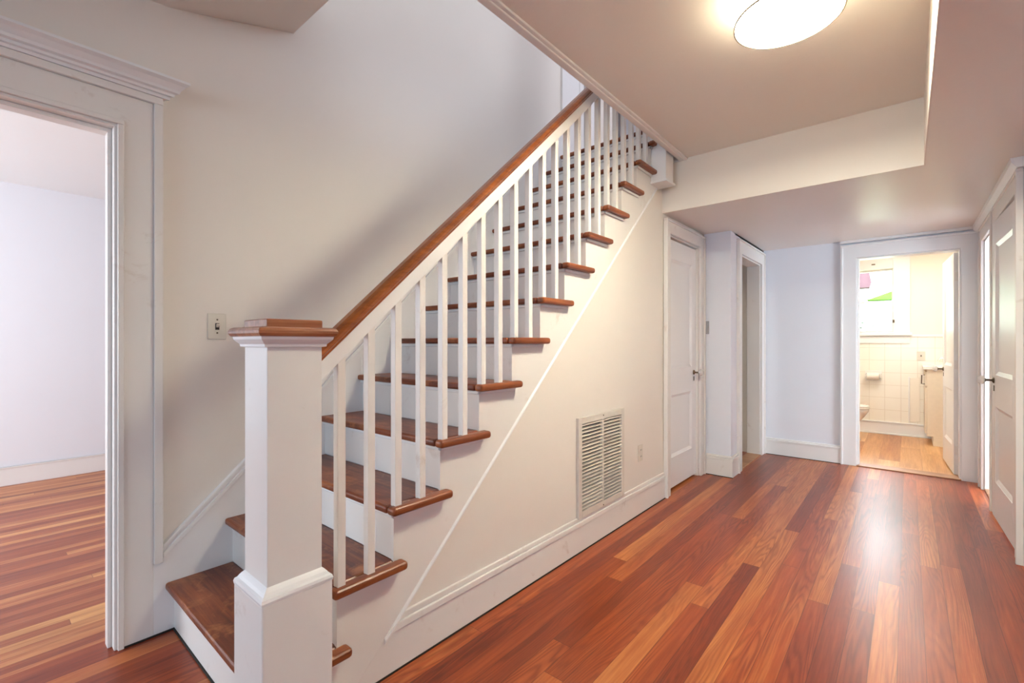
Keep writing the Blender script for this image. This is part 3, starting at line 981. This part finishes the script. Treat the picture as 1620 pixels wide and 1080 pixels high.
# toilet: faces +x, bowl tip at x=-0.36
TX, TY = -0.36, 7.22
t = thing('toilet', (-0.62, TY, 0), 'white ceramic toilet whose bowl shows past the left side of the bathroom doorway', 'toilet')
def oval(m, prof, cx):
    vs, fs = [], []
    sgm = 28
    for (rx, ryy, h, ox) in prof:
        for k in range(sgm):
            a = 2 * PI * k / sgm
            vs.append((cx + ox + rx * math.cos(a), TY + ryy * math.sin(a), h))
    for q in range(len(prof) - 1):
        for k in range(sgm):
            k2 = (k + 1) % sgm
            fs.append((q * sgm + k, q * sgm + k2, (q + 1) * sgm + k2, (q + 1) * sgm + k))
    fs.append(tuple(range(sgm)))
    fs.append(tuple((len(prof) - 1) * sgm + k for k in range(sgm)))
    return m.add(vs, fs)
part(oval(MB(), [(0.20, 0.12, 0.0, -0.03), (0.19, 0.11, 0.03, -0.03), (0.15, 0.10, 0.12, -0.03), (0.15, 0.105, 0.20, -0.02), (0.20, 0.15, 0.29, 0.0), (0.245, 0.180, 0.36, 0.0), (0.25, 0.185, 0.395, 0.0)], -0.615),
     'bowl', CERAM, t, smooth=True)
part(oval(MB(), [(0.250, 0.186, 0.397, 0.0), (0.258, 0.192, 0.402, 0.0), (0.258, 0.192, 0.412, 0.0), (0.250, 0.186, 0.417, 0.0)], -0.615), 'seat', CERAM, t, smooth=True)
part(oval(MB(), [(0.250, 0.186, 0.419, 0.0), (0.256, 0.190, 0.424, 0.0), (0.254, 0.189, 0.434, 0.0), (0.235, 0.172, 0.440, 0.0)], -0.615), 'lid', CERAM, t, smooth=True)
part(MB().box(-1.08, -0.87, TY - 0.22, TY + 0.22, 0.38, 0.76), 'tank', CERAM, t, bevel=0.02, segs=3)
part(MB().box(-1.09, -0.86, TY - 0.23, TY + 0.23, 0.76, 0.79), 'tank_lid', CERAM, t, bevel=0.01, segs=3)

# vanity: front faces -x, near side faces the hall
VX0, VX1, VY0, VY1, VZ = 0.165, 0.62, 7.36, 7.915, 0.925
v = thing('vanity_cabinet', (0.4, 7.6, 0), 'cream bathroom vanity cabinet partly hidden by the open door', 'bathroom vanity')
m = MB().box(VX0 + 0.006, VX1, VY0, VY1, 0.11, 0.895).box(VX0 + 0.06, VX1, VY0 + 0.0, VY1, 0.0, 0.11)
part(m, 'body', VANITY, v, bevel=0.002)
dr = part(MB().box(VX0 - 0.012, VX0 + 0.006, VY0 + 0.02, VY0 + 0.27, 0.14, 0.68), 'door', VANITY, v, bevel=0.003)
part(MB().box(VX0 - 0.012, VX0 + 0.006, VY0 + 0.29, VY1 - 0.02, 0.14, 0.68), 'door', VANITY, v, bevel=0.003)
dw = part(MB().box(VX0 - 0.012, VX0 + 0.006, VY0 + 0.02, VY1 - 0.02, 0.70, 0.87), 'drawer', VANITY, v, bevel=0.003)
part(MB().tube([(VX0 - 0.012, VY0 + 0.03, 0.83), (VX0 - 0.04, VY0 + 0.03, 0.828), (VX0 - 0.042, VY0 + 0.03, 0.725), (VX0 - 0.012, VY0 + 0.03, 0.722)], 0.006), 'pull_handle', METAL, dw)
part(MB().box(VX0 - 0.03, VX1, VY0 - 0.02, VY1 + 0.02, 0.895, 0.935), 'countertop', CERAM, v, bevel=0.008, segs=3)
fa = part(MB().lathe([(0.022, 0.935), (0.020, 0.95), (0.013, 0.96), (0.013, 1.0), (0.004, 1.01)], 16, (0.40, 7.62, 0)), 'faucet', CHROME, v, smooth=True)
part(MB().tube([(0.40, 7.62, 0.985), (0.38, 7.62, 1.015), (0.34, 7.62, 1.03), (0.29, 7.62, 1.02), (0.275, 7.62, 0.99)], 0.009), 'spout', CHROME, fa, smooth=True)
part(MB().tube([(0.40, 7.50, 0.935), (0.40, 7.50, 0.98), (0.36, 7.50, 0.985)], 0.009), 'tap', CHROME, v, smooth=True)

# ---------------------------------------------------------------- outside the bathroom window
struct(MB().box(-14, 14, 8.06, 26, -0.6, -0.5), 'ground', plain('lawn', lin(120, 150, 84), 0.9), 'lawn outside the bathroom', 'ground')
nh = thing('neighbor_house', (-1.5, 13.4, -0.5), 'bleached white clapboard house outside the bathroom window', 'house')
hm = MB()
for i in range(26):
    z = -0.5 + i * 0.18
    hm.prism([(13.37, z), (13.4, z + 0.18), (13.5, z + 0.18), (13.5, z)], 'x', -8, 5)
part(hm, 'siding', plain('white_siding', (0.74, 0.74, 0.72, 1), 0.8), nh)
part(MB().prism([(-6.5, 2.44), (-0.62, 2.44), (-0.71, 3.2), (-1.2, 4.2), (-6.5, 6.0)], 'y', 13.0, 13.36), 'pink_wall', plain('pink_stucco', (0.034, 0.019, 0.022, 1), 0.9, spec=0.0), nh)
part(MB().tube([(-0.63, 12.9, 3.4), (-0.60, 12.9, 2.52), (-0.68, 12.9, 2.22), (-0.75, 12.9, 2.12), (-0.90, 12.9, 1.7)], 0.018), 'downspout', plain('downspout_grey', (0.014, 0.014, 0.015, 1), 0.6), nh)
aw = MB().prism([(-0.66, 2.10), (0.9, 2.06), (0.9, 2.70)], 'y', 12.2, 12.99).build('green_awning', plain('green_canvas', (0.020, 0.040, 0.006, 1), 0.9, spec=0.0), origin=(0.1, 12.4, 2.3))
tag(aw, 'bright green sloping awning outside the bathroom window', 'awning')
sh = MB()
for k in range(1100):
    c = Vector((-1.05 + random.gauss(0, 0.26), 12.1 + random.gauss(0, 0.16), 0.75 + abs(random.gauss(0, 0.5))))
    if c.z > 1.86 or c.x > -0.50:
        continue
    a, b_ = random.uniform(0, 2 * PI), random.uniform(-0.8, 0.8)
    d = Vector((math.cos(a), math.sin(a), b_)).normalized() * 0.06
    s2 = Vector((-d.y, d.x, 0.02)).normalized() * 0.03
    sh.add([c - d, c + s2, c + d, c - s2], [(0, 1, 2, 3)])
sb = thing('shrub', (-1.05, 12.1, -0.5), 'leafy green shrub seen in the lower bathroom window', 'shrub')
part(sh, 'foliage', plain('leaf_green', (0.022, 0.036, 0.018, 1), 0.8, spec=0.1), sb)
part(MB().tube([(-1.05, 12.1, -0.5), (-1.0, 12.1, 0.2), (-1.1, 12.1, 1.2)], 0.03), 'stem', plain('bark', lin(100, 80, 60), 0.9), sb)
